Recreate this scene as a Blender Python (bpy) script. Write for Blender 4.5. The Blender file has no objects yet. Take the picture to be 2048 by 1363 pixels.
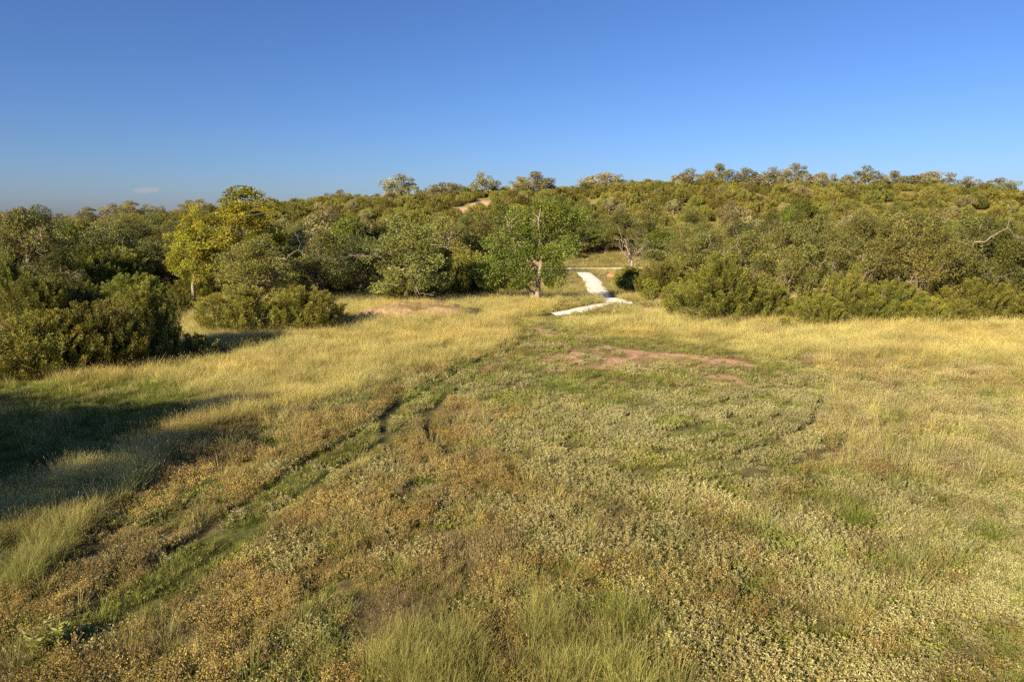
import bpy, math, random
import numpy as np
from mathutils import Vector

# ------------------------------------------------------------------ camera, sky, sun, exposure
scene = bpy.context.scene
COL = scene.collection
PITCH, CAM_H, LENS = 10.0, 7.0, 24.0
cam_data = bpy.data.cameras.new('camera')
cam_data.lens = LENS
cam_data.sensor_width = 36.0
cam_data.clip_start = 0.1
cam_data.clip_end = 20000.0
cam = bpy.data.objects.new('camera', cam_data)
COL.objects.link(cam)
cam.location = (0, 0, CAM_H)
cam.rotation_euler = (math.radians(90 - PITCH), 0, 0)
scene.camera = cam

SUN_EL = math.radians(23.0)
SHADOW_HEADING = math.radians(40.0)         # shadows run away from the camera and to the right
sx, sy = -math.sin(SHADOW_HEADING), -math.cos(SHADOW_HEADING)      # horizontal direction to the sun
to_sun = Vector((sx * math.cos(SUN_EL), sy * math.cos(SUN_EL), math.sin(SUN_EL)))

world = bpy.data.worlds.new('World')
scene.world = world
world.use_nodes = True
wn, wl = world.node_tree.nodes, world.node_tree.links
wn.clear()
sky = wn.new('ShaderNodeTexSky')
sky.sky_type = 'NISHITA'
sky.sun_disc = False
sky.sun_elevation = SUN_EL
sky.sun_rotation = math.atan2(sx, sy)
sky.altitude = 300
sky.air_density = 1.0
sky.dust_density = 0.9
sky.ozone_density = 8.5
bg = wn.new('ShaderNodeBackground')
bg.inputs['Strength'].default_value = 0.058
wo = wn.new('ShaderNodeOutputWorld')
grade = wn.new('ShaderNodeMix'); grade.data_type = 'RGBA'; grade.blend_type = 'MULTIPLY'
grade.inputs[0].default_value = 1.0
grade.inputs[7].default_value = (.94, .80, .82, 1)
gam = wn.new('ShaderNodeGamma'); gam.inputs[1].default_value = 1.12
wl.new(sky.outputs[0], grade.inputs[6])
wl.new(grade.outputs[2], gam.inputs[0])
wl.new(gam.outputs[0], bg.inputs[0])
wl.new(bg.outputs[0], wo.inputs[0])

sun_data = bpy.data.lights.new('sun', 'SUN')
sun_data.energy = 5.0
sun_data.angle = math.radians(0.5)
sun_data.color = (1.0, 0.80, 0.52)
sun = bpy.data.objects.new('sun', sun_data)
COL.objects.link(sun)
sun.rotation_euler = to_sun.to_track_quat('Z', 'Y').to_euler()

vs = scene.view_settings
vs.view_transform = 'Standard'
vs.look = 'None'
vs.exposure = 1.25
vs.gamma = 1.0
vs.use_curve_mapping = False
cy = scene.cycles
cy.max_bounces = 3
cy.diffuse_bounces = 2
cy.glossy_bounces = 1
cy.transmission_bounces = 2
cy.volume_bounces = 0
cy.use_denoising = False
cy.caustics_reflective = False
cy.caustics_refractive = False

rng = np.random.default_rng(7)
random.seed(7)

# ------------------------------------------------------------------ helpers
FPX = LENS / 36.0 * 2048.0
CP, SP = math.cos(math.radians(PITCH)), math.sin(math.radians(PITCH))


def smooth(a, b, x):
    if a > b:
        return 1 - smooth(b, a, x)
    t = np.clip((np.asarray(x, float) - a) / (b - a), 0, 1)
    return t * t * (3 - 2 * t)


def hash2(i, j, seed):
    v = np.sin(i * 127.1 + j * 311.7 + seed * 74.7) * 43758.5453
    return v - np.floor(v)


def noise(x, y, scale, seed=0):
    x = np.asarray(x, float) / scale
    y = np.asarray(y, float) / scale
    i, j = np.floor(x), np.floor(y)
    u, v = x - i, y - j
    u = u * u * (3 - 2 * u)
    v = v * v * (3 - 2 * v)
    a = hash2(i, j, seed); b = hash2(i + 1, j, seed)
    c = hash2(i, j + 1, seed); d = hash2(i + 1, j + 1, seed)
    return (a * (1 - u) + b * u) * (1 - v) + (c * (1 - u) + d * u) * v


def fbm(x, y, scale, seed=0):
    return (noise(x, y, scale, seed) + 0.5 * noise(x, y, scale * .48, seed + 3) + 0.25 * noise(x, y, scale * .23, seed + 5)) / 1.75


def ray(px, py):
    u, v = (px - 1024) / FPX, (py - 681.5) / FPX
    return u, CP - v * SP, -SP - v * CP


def G(px, py):
    """where the level field lies on the sight line through a point of the photograph"""
    x, y, z = ray(px, py)
    t = -CAM_H / z
    return x * t, y * t


def at(px, py, Y):
    x, y, z = ray(px, py)
    t = Y / y
    return x * t, Y, CAM_H + z * t


RX = np.array([-400, -200, -140, -97, -70, -43, -9, 24, 64, 104, 137, 200, 400.])
RH = np.array([1.0, 1.0, 3.5, 7.0, 9.2, 11.6, 13.6, 14.6, 15.6, 15.0, 12.8, 11.0, 10.])


def hill(X, Y):
    X = np.asarray(X, float); Y = np.asarray(Y, float)
    rh = np.interp(X * 180 / np.maximum(Y, 120), RX, RH)
    rise = np.clip((Y - 106) / 76, 0, 1)
    rise = 0.75 * rise + 0.25 * rise * rise * (3 - 2 * rise)
    z = rh * rise
    z = z - 4.0 * smooth(190, 300, Y) * (rh > 3) + 6.0 * smooth(330, 640, Y) * np.clip(1 - rh / 14, 0, 1)
    z = z + 1.6 * (fbm(X, Y, 34, 11) - .5) * smooth(112, 140, Y)
    z = z - 0.7 * smooth(61, 67, Y) * (1 - smooth(78, 90, Y))
    return z


def pip(X, Y, poly):
    ins = np.zeros(X.shape, bool)
    n = len(poly)
    for k in range(n):
        x0, y0 = poly[k]; x1, y1 = poly[(k + 1) % n]
        if y0 == y1:
            continue
        c = ((y0 > Y) != (y1 > Y)) & (X < (x1 - x0) * (Y - y0) / (y1 - y0) + x0)
        ins ^= c
    return ins


def zone(X, Y, pix, wob=1.2, seed=0):
    poly = [G(*p) for p in pix]
    s = wob
    acc = 0
    for k in range(3):
        a = X + (fbm(X, Y, 2.6, seed + 20 + k) - .5) * 2 * s
        b = Y + (fbm(X, Y, 2.6, seed + 40 + k) - .5) * 2 * s * 1.5
        acc = acc + pip(a, b, poly)
    return acc / 3.0


def dist_line(X, Y, pts):
    d = np.full(X.shape, 1e9)
    for (x0, y0), (x1, y1) in zip(pts[:-1], pts[1:]):
        dx, dy = x1 - x0, y1 - y0
        t = np.clip(((X - x0) * dx + (Y - y0) * dy) / (dx * dx + dy * dy), 0, 1)
        d = np.minimum(d, np.hypot(X - x0 - t * dx, Y - y0 - t * dy))
    return d


# wheel ruts in the field (photograph points put down on the field)
RUTS = [
    [(905, 790), (880, 806), (858, 836), (852, 860), (870, 886), (905, 915)],
    [(800, 806), (782, 822), (768, 848), (771, 878), (790, 905)],
    [(1048, 684), (985, 727), (940, 764), (880, 806), (800, 858), (690, 930), (560, 1020), (430, 1112), (250, 1235)],
    [(1012, 688), (930, 738), (850, 786), (740, 850), (640, 910), (500, 1000), (350, 1098), (180, 1210)],
    [(1645, 795), (1620, 852), (1520, 897), (1400, 932), (1280, 946), (1140, 934), (1010, 906)],
    [(1585, 800), (1535, 850), (1420, 890), (1300, 906), (1180, 900), (1060, 880)],
    [(1390, 934), (1450, 942), (1500, 952), (1540, 962)],
    [(1520, 800), (1450, 842), (1340, 866), (1220, 868), (1100, 850)],
    [(1460, 798), (1380, 828), (1260, 838), (1150, 825)],
    [(1700, 880), (1590, 932), (1420, 962), (1280, 974), (1120, 962), (990, 938)],
]
RUTW = [[G(*p) for p in r] for r in RUTS]
RUTD = [.13, .13, .098, .098, .098, .095, .12, .09, .09, .09]
RUTWD = [1.0, 1.0, .62, .62, .72, .66, .7, .66, .6, .66]


def rut_field(X, Y):
    r = np.zeros(X.shape)
    brk = .75 + .4 * smooth(.35, .6, fbm(X, Y, 2.1, 19))
    for pts, dep, wd in zip(RUTW, RUTD, RUTWD):
        d = dist_line(X, Y, pts) + (fbm(X, Y, .8, 9) - .5) * .15
        bk = 1.0 if dep > .1 else brk
        r = np.maximum(r, np.minimum(1, dep / .12 * bk) * (1 - smooth(.10 * wd, .32 * wd, d)))
    return r


def height(X, Y):
    X = np.asarray(X, float); Y = np.asarray(Y, float)
    z = hill(X, Y)
    near = 1 - smooth(70, 110, Y)
    z = z + near * ((fbm(X, Y, 6, 1) - .5) * .22 + (fbm(X, Y, 1.3, 2) - .5) * .07)
    return z


# path of crushed white stone and the road it meets
PATH_A = [G(1096, 629.5), G(1150, 624), G(1205, 612), G(1232, 608), G(1268, 606.5)]
PATH_B = [G(1236, 607), G(1219, 596), G(1203, 581), G(1195, 567), G(1182, 555), G(1166, 545)]
ROAD = [(-30, 102), (2, 100.5), (12, 101), (20, 102), (40, 106)]


def path_field(X, Y):
    return np.minimum(dist_line(X, Y, PATH_A) - .9, dist_line(X, Y, PATH_B) - 1.1)


# ------------------------------------------------------------------ the plants' cover of the field, by place
def cover(X, Y):
    """share of every kind of growth at points of the ground, and of bare red soil"""
    n1, n2, n3 = fbm(X, Y, 3.2, 60), fbm(X, Y, 3.2, 70), fbm(X, Y, 2.2, 80)
    n4, n5 = fbm(X, Y, 1.1, 90), fbm(X, Y, 6.0, 95)
    gold_l = zone(X, Y, [(-700, 1330), (-700, 700), (300, 720), (420, 600), (760, 596), (1180, 590), (1085, 628), (1066, 660), (1000, 700), (850, 738), (760, 775), (600, 815), (460, 850), (330, 925), (200, 1010), (90, 1120), (20, 1200)], 1.0, 1)
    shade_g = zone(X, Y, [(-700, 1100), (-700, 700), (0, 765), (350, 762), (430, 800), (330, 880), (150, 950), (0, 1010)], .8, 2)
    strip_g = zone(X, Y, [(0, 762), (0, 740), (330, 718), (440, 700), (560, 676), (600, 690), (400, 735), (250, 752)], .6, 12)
    gold_r = zone(X, Y, [(1066, 645), (1120, 640), (1300, 625), (1420, 640), (2900, 640), (2900, 745), (2048, 730), (1780, 722), (1500, 715), (1400, 692), (1130, 672)], .9, 3)
    green_c = zone(X, Y, [(960, 770), (1080, 720), (1300, 745), (1400, 760), (1420, 800), (1130, 815), (960, 815)], 1.1, 4)
    green_p = zone(X, Y, [(1020, 655), (1060, 630), (1190, 628), (1300, 640), (1130, 650), (1200, 690), (1060, 700)], .8, 14)
    sage_c = zone(X, Y, [(960, 900), (1080, 830), (1300, 790), (1480, 750), (1660, 765), (1640, 840), (1600, 930), (1540, 985), (1240, 985), (1020, 960)], .9, 5)
    tan_r = zone(X, Y, [(1500, 705), (2900, 735), (2900, 990), (2048, 960), (1760, 940), (1640, 870), (1660, 780)], 1.2, 6)
    flow_l = zone(X, Y, [(-300, 1500), (0, 1180), (330, 930), (640, 835), (860, 775), (960, 815), (1010, 900), (960, 1000), (1000, 1100), (1100, 1400)], .8, 7)
    tall_b = np.maximum(zone(X, Y, [(700, 1440), (740, 1330), (830, 1255), (930, 1240), (950, 1330), (930, 1440)], .4, 8), zone(X, Y, [(1080, 1440), (1060, 1290), (1100, 1215), (1230, 1250), (1340, 1310), (1360, 1440)], .4, 18))
    sage_r = zone(X, Y, [(1000, 1030), (1300, 985), (1620, 950), (2060, 985), (2700, 1000), (2700, 1500), (1150, 1500), (1080, 1180)], .9, 28)
    track = zone(X, Y, [(1030, 700), (970, 732), (850, 830), (705, 932), (530, 1062), (400, 1160), (200, 1300), (130, 1270), (330, 1120), (490, 1000), (650, 898), (790, 805), (920, 735)], .35, 9)
    soil = np.maximum.reduce([
        zone(X, Y, [(1070, 738), (1090, 705), (1200, 690), (1330, 702), (1440, 712), (1540, 735), (1520, 742), (1300, 728), (1180, 745)], 1.0, 10),
        .9 * zone(X, Y, [(1065, 655), (1085, 648), (1110, 662), (1105, 672), (1070, 668)], .6, 11),
        zone(X, Y, [(1275, 622), (1300, 613), (1365, 616), (1360, 630), (1300, 630)], .5, 13),
        .8 * zone(X, Y, [(1390, 745), (1470, 752), (1500, 772), (1430, 772)], .6, 15),
        .6 * zone(X, Y, [(1120, 752), (1300, 752), (1330, 765), (1130, 770)], .8, 16),
    ])
    soil = np.clip(soil, 0, 1) * (.48 + .52 * smooth(.40, .62, .6 * n4 + .4 * fbm(X, Y, .5, 33)))
    far = smooth(56, 62, Y)
    w = {}
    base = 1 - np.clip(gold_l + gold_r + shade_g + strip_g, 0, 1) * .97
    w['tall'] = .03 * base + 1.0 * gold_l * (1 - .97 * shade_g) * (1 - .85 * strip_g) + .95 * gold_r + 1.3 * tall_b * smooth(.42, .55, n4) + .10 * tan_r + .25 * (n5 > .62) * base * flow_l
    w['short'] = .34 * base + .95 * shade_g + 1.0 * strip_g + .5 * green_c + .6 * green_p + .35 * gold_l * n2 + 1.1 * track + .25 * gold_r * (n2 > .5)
    w['sage'] = base * (.10 + .75 * np.clip((n1 - .48) * 6, 0, 1) + 1.35 * sage_c * (.35 + n2) + .75 * sage_r * (.25 + n1)) * (1 - .8 * tall_b) + .5 * track * (n1 < .5) + .15 * gold_r * (n1 > .55)
    w['flower'] = base * (.18 + 1.0 * flow_l * np.clip((n2 - .30) * 4, 0, 1) + .30 * np.clip((n2 - .52) * 6, 0, 1)) * (1 - .8 * sage_c) * (1 - .6 * tall_b) * (1 - .7 * track) * (1 - .6 * tan_r) * (1 - .45 * sage_r)
    w['dry'] = base * (.16 + .55 * flow_l * np.clip((n3 - .40) * 5, 0, 1) + .9 * tan_r * (.5 + n3) + .35 * np.clip((n3 - .5) * 5, 0, 1)) * (1 - .7 * track) * (1 - .6 * green_c) * (1 - .5 * sage_r) * (1 - .7 * sage_c) + .5 * tall_b * (n3 > .5)
    w['leafy'] = base * (.24 + .6 * np.clip((fbm(X, Y, 2.7, 99) - .54) * 7, 0, 1) + .7 * green_c + .4 * track + .35 * sage_r) * (1 - .5 * tall_b)
    lowmap = np.clip(np.maximum.reduce([green_c, sage_c, track, green_p, zone(X, Y, [(1010, 790), (1040, 650), (1200, 670), (1420, 680), (1640, 730), (1660, 800), (1400, 830)], .8, 17)]), 0, 1)
    for kk, nm_ in enumerate(('tall', 'short', 'sage', 'flower', 'dry', 'leafy')):
        f = fbm(X, Y, 1.15, 300 + 11 * kk)
        amt = np.where(np.isin(nm_, ('tall', 'short')), .4, 1.0)
        w[nm_] = w[nm_] * (1 - amt + amt * (.12 + 3.2 * smooth(.40, .68, f)))
    return w, soil, lowmap


GCOL = {'tall': (.24, .20, .075), 'short': (.10, .12, .030), 'sage': (.12, .108, .055), 'flower': (.10, .082, .04), 'dry': (.125, .095, .055), 'leafy': (.10, .10, .035)}


# ------------------------------------------------------------------ mesh and material helpers
def build_mesh(name, verts, faces, mats, tint=None, smooth_shade=False, matidx=None):
    """verts (N,3); faces: list of arrays (M,3) or (M,4)"""
    me = bpy.data.meshes.new(name)
    verts = np.asarray(verts, np.float32)
    me.vertices.add(len(verts))
    me.vertices.foreach_set('co', verts.ravel())
    arrs = [np.asarray(f, np.int32) for f in faces if len(f)]
    nl = sum(a.size for a in arrs)
    me.loops.add(nl)
    me.loops.foreach_set('vertex_index', np.concatenate([a.ravel() for a in arrs]))
    tot = np.concatenate([np.full(len(a), a.shape[1], np.int32) for a in arrs])
    st = np.concatenate([[0], np.cumsum(tot)[:-1]]).astype(np.int32)
    me.polygons.add(len(tot))
    me.polygons.foreach_set('loop_start', st)
    me.polygons.foreach_set('loop_total', tot)
    if matidx is not None:
        me.polygons.foreach_set('material_index', np.asarray(matidx, np.int32))
    me.polygons.foreach_set('use_smooth', np.full(len(tot), smooth_shade))
    if tint is not None:
        ca = me.attributes.new('tint', 'FLOAT_COLOR', 'POINT')
        t = np.ones((len(verts), 4), np.float32)
        t[:, :3] = tint
        ca.data.foreach_set('color', t.ravel())
    for m in mats:
        me.materials.append(m)
    me.update(calc_edges=True)
    me.validate()
    return me


def link(name, data, parent=None, loc=None, rz=None, scale=None):
    o = bpy.data.objects.new(name, data)
    COL.objects.link(o)
    o.parent = parent
    if loc is not None:
        o.location = loc
    if rz is not None:
        o.rotation_euler = (0, 0, rz)
    if scale is not None:
        o.scale = scale
    return o


def tag(o, label=None, cat=None, group=None, kind=None):
    if label: o['label'] = label
    if cat: o['category'] = cat
    if group: o['group'] = group
    if kind: o['kind'] = kind
    return o


def nodes_of(name):
    m = bpy.data.materials.new(name)
    m.use_nodes = True
    n, l = m.node_tree.nodes, m.node_tree.links
    n.clear()
    return m, n, l


def leaf_material(name, base, trans=.3, rough=.55, vary=.16, tint_from='GEOMETRY', spec=.25):
    m, n, l = nodes_of(name)
    at_ = n.new('ShaderNodeAttribute'); at_.attribute_name = 'tint'; at_.attribute_type = 'GEOMETRY'
    mul = n.new('ShaderNodeMix'); mul.data_type = 'RGBA'; mul.blend_type = 'MULTIPLY'; mul.inputs[0].default_value = 1
    mul.inputs[6].default_value = (*base, 1)
    l.new(at_.outputs['Color'], mul.inputs[7])
    oi = n.new('ShaderNodeObjectInfo')
    hsv = n.new('ShaderNodeHueSaturation')
    mr = n.new('ShaderNodeMapRange'); mr.inputs[3].default_value = 1 - vary * 1.4; mr.inputs[4].default_value = 1 + vary * 1.4
    l.new(oi.outputs['Random'], mr.inputs[0]); l.new(mr.outputs[0], hsv.inputs['Value'])
    wn_ = n.new('ShaderNodeTexWhiteNoise'); wn_.noise_dimensions = '1D'
    l.new(oi.outputs['Random'], wn_.inputs['W'])
    mr2 = n.new('ShaderNodeMapRange'); mr2.inputs[3].default_value = .5 - vary * .05; mr2.inputs[4].default_value = .5 + vary * .09
    l.new(wn_.outputs['Value'], mr2.inputs[0]); l.new(mr2.outputs[0], hsv.inputs['Hue'])
    l.new(mul.outputs[2], hsv.inputs['Color'])
    col = hsv.outputs[0]
    if tint_from == 'INSTANCER':
        a2 = n.new('ShaderNodeAttribute'); a2.attribute_name = 'itint'; a2.attribute_type = 'INSTANCER'
        mu2 = n.new('ShaderNodeMix'); mu2.data_type = 'RGBA'; mu2.blend_type = 'MULTIPLY'; mu2.inputs[0].default_value = 1
        l.new(col, mu2.inputs[6]); l.new(a2.outputs['Color'], mu2.inputs[7])
        col = mu2.outputs[2]
    b = n.new('ShaderNodeBsdfPrincipled')
    b.inputs['Roughness'].default_value = rough
    b.inputs['Specular IOR Level'].default_value = spec
    l.new(col, b.inputs['Base Color'])
    t = n.new('ShaderNodeBsdfTranslucent')
    l.new(col, t.inputs['Color'])
    mx = n.new('ShaderNodeMixShader'); mx.inputs[0].default_value = trans
    l.new(b.outputs[0], mx.inputs[1]); l.new(t.outputs[0], mx.inputs[2])
    o = n.new('ShaderNodeOutputMaterial')
    l.new(mx.outputs[0], o.inputs[0])
    return m


def rough_material(name, c1, c2, scale, bump=.3, rough=.9, attr=False, detail=6):
    m, n, l = nodes_of(name)
    g = n.new('ShaderNodeNewGeometry') if attr else n.new('ShaderNodeTexCoord')
    co = g.outputs['Position'] if attr else g.outputs['Object']
    nz = n.new('ShaderNodeTexNoise'); nz.inputs['Scale'].default_value = scale; nz.inputs['Detail'].default_value = detail
    nz.inputs['Roughness'].default_value = .65
    l.new(co, nz.inputs['Vector'])
    cr = n.new('ShaderNodeValToRGB')
    cr.color_ramp.elements[0].position = .3; cr.color_ramp.elements[1].position = .7
    cr.color_ramp.elements[0].color = (*c1, 1); cr.color_ramp.elements[1].color = (*c2, 1)
    l.new(nz.outputs['Fac'], cr.inputs[0])
    col = cr.outputs[0]
    if attr:
        a = n.new('ShaderNodeAttribute'); a.attribute_name = 'tint'
        mu = n.new('ShaderNodeMix'); mu.data_type = 'RGBA'; mu.blend_type = 'MULTIPLY'; mu.inputs[0].default_value = 1
        l.new(col, mu.inputs[6]); l.new(a.outputs['Color'], mu.inputs[7])
        col = mu.outputs[2]
    b = n.new('ShaderNodeBsdfPrincipled')
    b.inputs['Roughness'].default_value = rough
    b.inputs['Specular IOR Level'].default_value = .1
    l.new(col, b.inputs['Base Color'])
    bp = n.new('ShaderNodeBump'); bp.inputs['Strength'].default_value = bump; bp.inputs['Distance'].default_value = .06
    l.new(nz.outputs['Fac'], bp.inputs['Height']); l.new(bp.outputs[0], b.inputs['Normal'])
    o = n.new('ShaderNodeOutputMaterial')
    l.new(b.outputs[0], o.inputs[0])
    return m


M_GROUND = rough_material('field_soil', (.62, .62, .62), (1.3, 1.3, 1.3), 5.0, .6, .95, True)
M_PATH = rough_material('crushed_white_limestone', (.70, .66, .58), (.90, .86, .78), 2.4, .9, .9)
M_ROAD = rough_material('pale_gravel', (.50, .45, .37), (.66, .60, .50), 2.0, .3, .9)
M_BARK = rough_material('grey_bark', (.10, .078, .055), (.27, .22, .165), 9.0, .8)
M_PALE = rough_material('pale_bark', (.13, .10, .075), (.40, .33, .25), 7.0, .9)
M_TRUNK = rough_material('pale_elm_bark', (.17, .135, .10), (.42, .35, .27), 6.0, .9)
M_DEAD = rough_material('bleached_dead_wood', (.17, .14, .11), (.40, .34, .27), 9.0, .6)
M_STONE = rough_material('white_limestone', (.42, .37, .30), (.72, .66, .57), 4.0, .7)
M_REDROCK = rough_material('red_clay_lump', (.30, .13, .07), (.44, .22, .13), 4.0, .7)
M_DIRT = rough_material('dug_dirt', (.16, .11, .065), (.40, .30, .18), 3.0, 1.0)
M_JUNIPER = leaf_material('juniper_foliage', (.17, .178, .034), .22, .6, .22)
M_SCRUB = leaf_material('hill_juniper_foliage', (.19, .19, .042), .25, .6, .30)
M_OAK = leaf_material('live_oak_foliage', (.150, .156, .040), .25, .5, .28)
M_RIDGE = leaf_material('ridge_oak_foliage', (.24, .225, .10), .25, .5, .2)
M_ELM = leaf_material('elm_foliage', (.15, .185, .032), .35, .5, .15)
M_SYC = leaf_material('sycamore_foliage', (.33, .325, .04), .42, .5, .10)
M_LIME = leaf_material('lime_shrub_foliage', (.24, .27, .035), .40, .5, .10)

# ------------------------------------------------------------------ ground: one sheet to the horizon


def axis(parts):
    out = []
    for a, b, s in parts:
        out.extend(np.arange(a, b, s))
    return out


gx_in = np.array(axis([(-70, -26, .7), (-26, 26, .22), (26, 70.1, .7)]))
ge = 70 * 1.11 ** np.arange(1, 40)
GX = np.concatenate([-ge[::-1], gx_in, ge])
gy_in = np.array(axis([(-60, 4, 4), (4, 7, .5), (7, 36, .2), (36, 70, .4), (70, 112, .8), (112, 260, 2.0)]))
ge2 = 260 * 1.10 ** np.arange(1, 34)
GY = np.concatenate([[-3000, -1500, -700, -300, -140], gy_in, ge2])
XX, YY = np.meshgrid(GX, GY)
nx, ny = len(GX), len(GY)
xs, ys = XX.ravel(), YY.ravel()
zs = height(xs, ys)
infield = (ys > 4) & (ys < 70) & (np.abs(xs) < 70)
rut = np.zeros(len(xs)); rut[infield] = rut_field(xs[infield], ys[infield])
zs = zs - .07 * rut
gt = np.tile(np.array([.17, .14, .06]), (len(xs), 1))
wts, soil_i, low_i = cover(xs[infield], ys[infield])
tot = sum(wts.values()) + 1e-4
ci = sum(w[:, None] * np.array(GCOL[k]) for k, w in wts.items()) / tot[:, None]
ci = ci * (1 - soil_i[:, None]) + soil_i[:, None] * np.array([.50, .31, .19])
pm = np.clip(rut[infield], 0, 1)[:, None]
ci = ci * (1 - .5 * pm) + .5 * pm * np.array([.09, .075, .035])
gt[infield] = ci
hillside = smooth(106, 130, ys)
dryn = fbm(xs, ys, 9, 31)
hc = np.array([.17, .15, .06])[None] * (1 - dryn)[:, None] + np.array([.27, .22, .10])[None] * dryn[:, None]
for px, py, Yb, rb in [(962, 405, 168, 2.4), (925, 420, 160, 1.8), (1188, 412, 158, 2.2), (600, 470, 140, 2.0)]:
    xb = at(px, py, Yb)[0]
    mk = (1 - smooth(.6, 1.3, np.sqrt((xs - xb) ** 2 * .6 + (ys - Yb) ** 2 * .16) / rb + (dryn - .5)))[:, None]
    hc = hc * (1 - mk) + np.array([.50, .37, .23])[None] * mk
wood = smooth(58, 66, ys) * (1 - smooth(100, 108, ys))
wc = np.array([.12, .105, .05])[None] * (1 - dryn)[:, None] + np.array([.30, .24, .11])[None] * dryn[:, None]
gt = gt * (1 - wood[:, None]) + wc * wood[:, None]
gt = gt * (1 - hillside[:, None]) + hc * hillside[:, None]
ii = np.arange(nx * ny).reshape(ny, nx)
quads = np.stack([ii[:-1, :-1], ii[:-1, 1:], ii[1:, 1:], ii[1:, :-1]], -1).reshape(-1, 4)
g = link('ground', build_mesh('ground', np.stack([xs, ys, zs], 1), [quads], [M_GROUND], gt, True))
tag(g, 'open meadow floor of brown and red soil rising to a scrubby ridge', 'ground', kind='structure')


def hz(x, y):
    return float(height(np.array([x]), np.array([y]))[0])


def strip(name, pts, widths, mat, lift, seed, step=.5):
    P = np.array(pts, float)
    seg = np.hypot(*np.diff(P, axis=0).T)
    s = np.concatenate([[0], np.cumsum(seg)])
    n = int(s[-1] / step) + 2
    tt = np.linspace(0, s[-1], n)
    cx, cy_ = np.interp(tt, s, P[:, 0]), np.interp(tt, s, P[:, 1])
    k = np.ones(5) / 5
    cxs = np.convolve(np.pad(cx, 2, 'edge'), k, 'valid'); cys = np.convolve(np.pad(cy_, 2, 'edge'), k, 'valid')
    dx, dy = np.gradient(cxs), np.gradient(cys)
    L = np.hypot(dx, dy); nxn, nyn = -dy / L, dx / L
    w = np.interp(tt, s, widths)
    m = 9
    V = []
    for j in range(m):
        f = (j / (m - 1) - .5) * 2
        jit = (noise(tt, np.full(n, j * 9.0), 1.5, seed + j) - .5) * (.75 if j in (0, m - 1) else .25)
        off = f * w / 2 + jit
        X = cxs + nxn * off; Y = cys + nyn * off
        z = height(X, Y) + lift + .06 * (1 - f * f) - (.16 if j in (0, m - 1) else 0)
        V.append(np.stack([X, Y, z], 1))
    V = np.stack(V, 1).reshape(-1, 3)
    ii = np.arange(n * m).reshape(n, m)
    q = np.stack([ii[:-1, :-1], ii[1:, :-1], ii[1:, 1:], ii[:-1, 1:]], -1).reshape(-1, 4)
    return V, q


Va, qa = strip('a', PATH_A, [.8, 1.8, 2.3, 2.5, 1.0], M_PATH, .06, 3)
Vb, qb = strip('b', PATH_B, [3.0, 2.8, 2.7, 2.5, 2.4, 2.3], M_PATH, .045, 13)
o = link('path', build_mesh('path', np.concatenate([Va, Vb]), [qa, qb + len(Va)], [M_PATH], None, True))
tag(o, 'bright white crushed stone path forking at the meadow edge', 'path', kind='structure')
Vr, qr = strip('r', ROAD, [3.4, 3.4, 3.4, 3.4, 3.4], M_ROAD, .05, 23, 1.0)
o = link('road', build_mesh('road', Vr, [qr], [M_ROAD], None, True))
tag(o, 'pale gravel road crossing behind the path below the hill', 'road', kind='structure')

# ------------------------------------------------------------------ plant meshes


def leaves(P, D, L, W, r):
    """diamond leaves at P pointing along D; returns verts (4n,3), quads"""
    n = len(P)
    D = D / (np.linalg.norm(D, axis=1, keepdims=True) + 1e-9)
    S = np.cross(D, r.normal(size=(n, 3)))
    S /= np.linalg.norm(S, axis=1, keepdims=True) + 1e-9
    L = np.broadcast_to(L, (n,))[:, None]; W = np.broadcast_to(W, (n,))[:, None]
    mid = P + D * L * .45
    V = np.stack([P, mid + S * W * .5, P + D * L, mid - S * W * .5], 1).reshape(-1, 3)
    q = np.arange(4 * n).reshape(n, 4)
    return V, q


def tube(pts, rad, sides=5):
    P = np.asarray(pts, float); n = len(P)
    T = np.gradient(P, axis=0); T /= np.linalg.norm(T, axis=1, keepdims=True) + 1e-9
    ref = np.where(np.abs(T[:, 2:3]) > .9, np.array([[1., 0, 0]]), np.array([[0, 0, 1.]]))
    A = np.cross(T, ref); A /= np.linalg.norm(A, axis=1, keepdims=True) + 1e-9
    B = np.cross(T, A)
    an = np.arange(sides) / sides * 2 * np.pi
    V = P[:, None] + np.asarray(rad)[:, None, None] * (np.cos(an)[None, :, None] * A[:, None] + np.sin(an)[None, :, None] * B[:, None])
    ii = np.arange(n * sides).reshape(n, sides)
    nxt = np.roll(ii, -1, axis=1)
    q = np.stack([ii[:-1], nxt[:-1], nxt[1:], ii[1:]], -1).reshape(-1, 4)
    return V.reshape(-1, 3), q


class Bag:
    def __init__(s): s.v, s.q, s.t, s.n = [], [], [], 0
    def add(s, v, q, t=None):
        s.v.append(v); s.q.append(q + s.n); s.n += len(v)
        if t is not None: s.t.append(np.broadcast_to(t, (len(v), 3)))
    def mesh(s, name, mats, sm=False):
        return build_mesh(name, np.concatenate(s.v), [np.concatenate(s.q)], mats, np.concatenate(s.t) if s.t else None, sm)


def limb(a, b, r, sag=.25, n=6, wob=.06):
    a, b = np.array(a, float), np.array(b, float)
    t = np.linspace(0, 1, n)[:, None]
    mid = (a + b) / 2 + np.array([0, 0, sag * np.linalg.norm(b - a) * .5]) + r.normal(size=3) * np.linalg.norm(b - a) * .08
    P = (1 - t) ** 2 * a + 2 * t * (1 - t) * mid + t * t * b
    P[1:-1] += r.normal(size=(n - 2, 3)) * np.linalg.norm(b - a) * wob * .5
    return P


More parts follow.
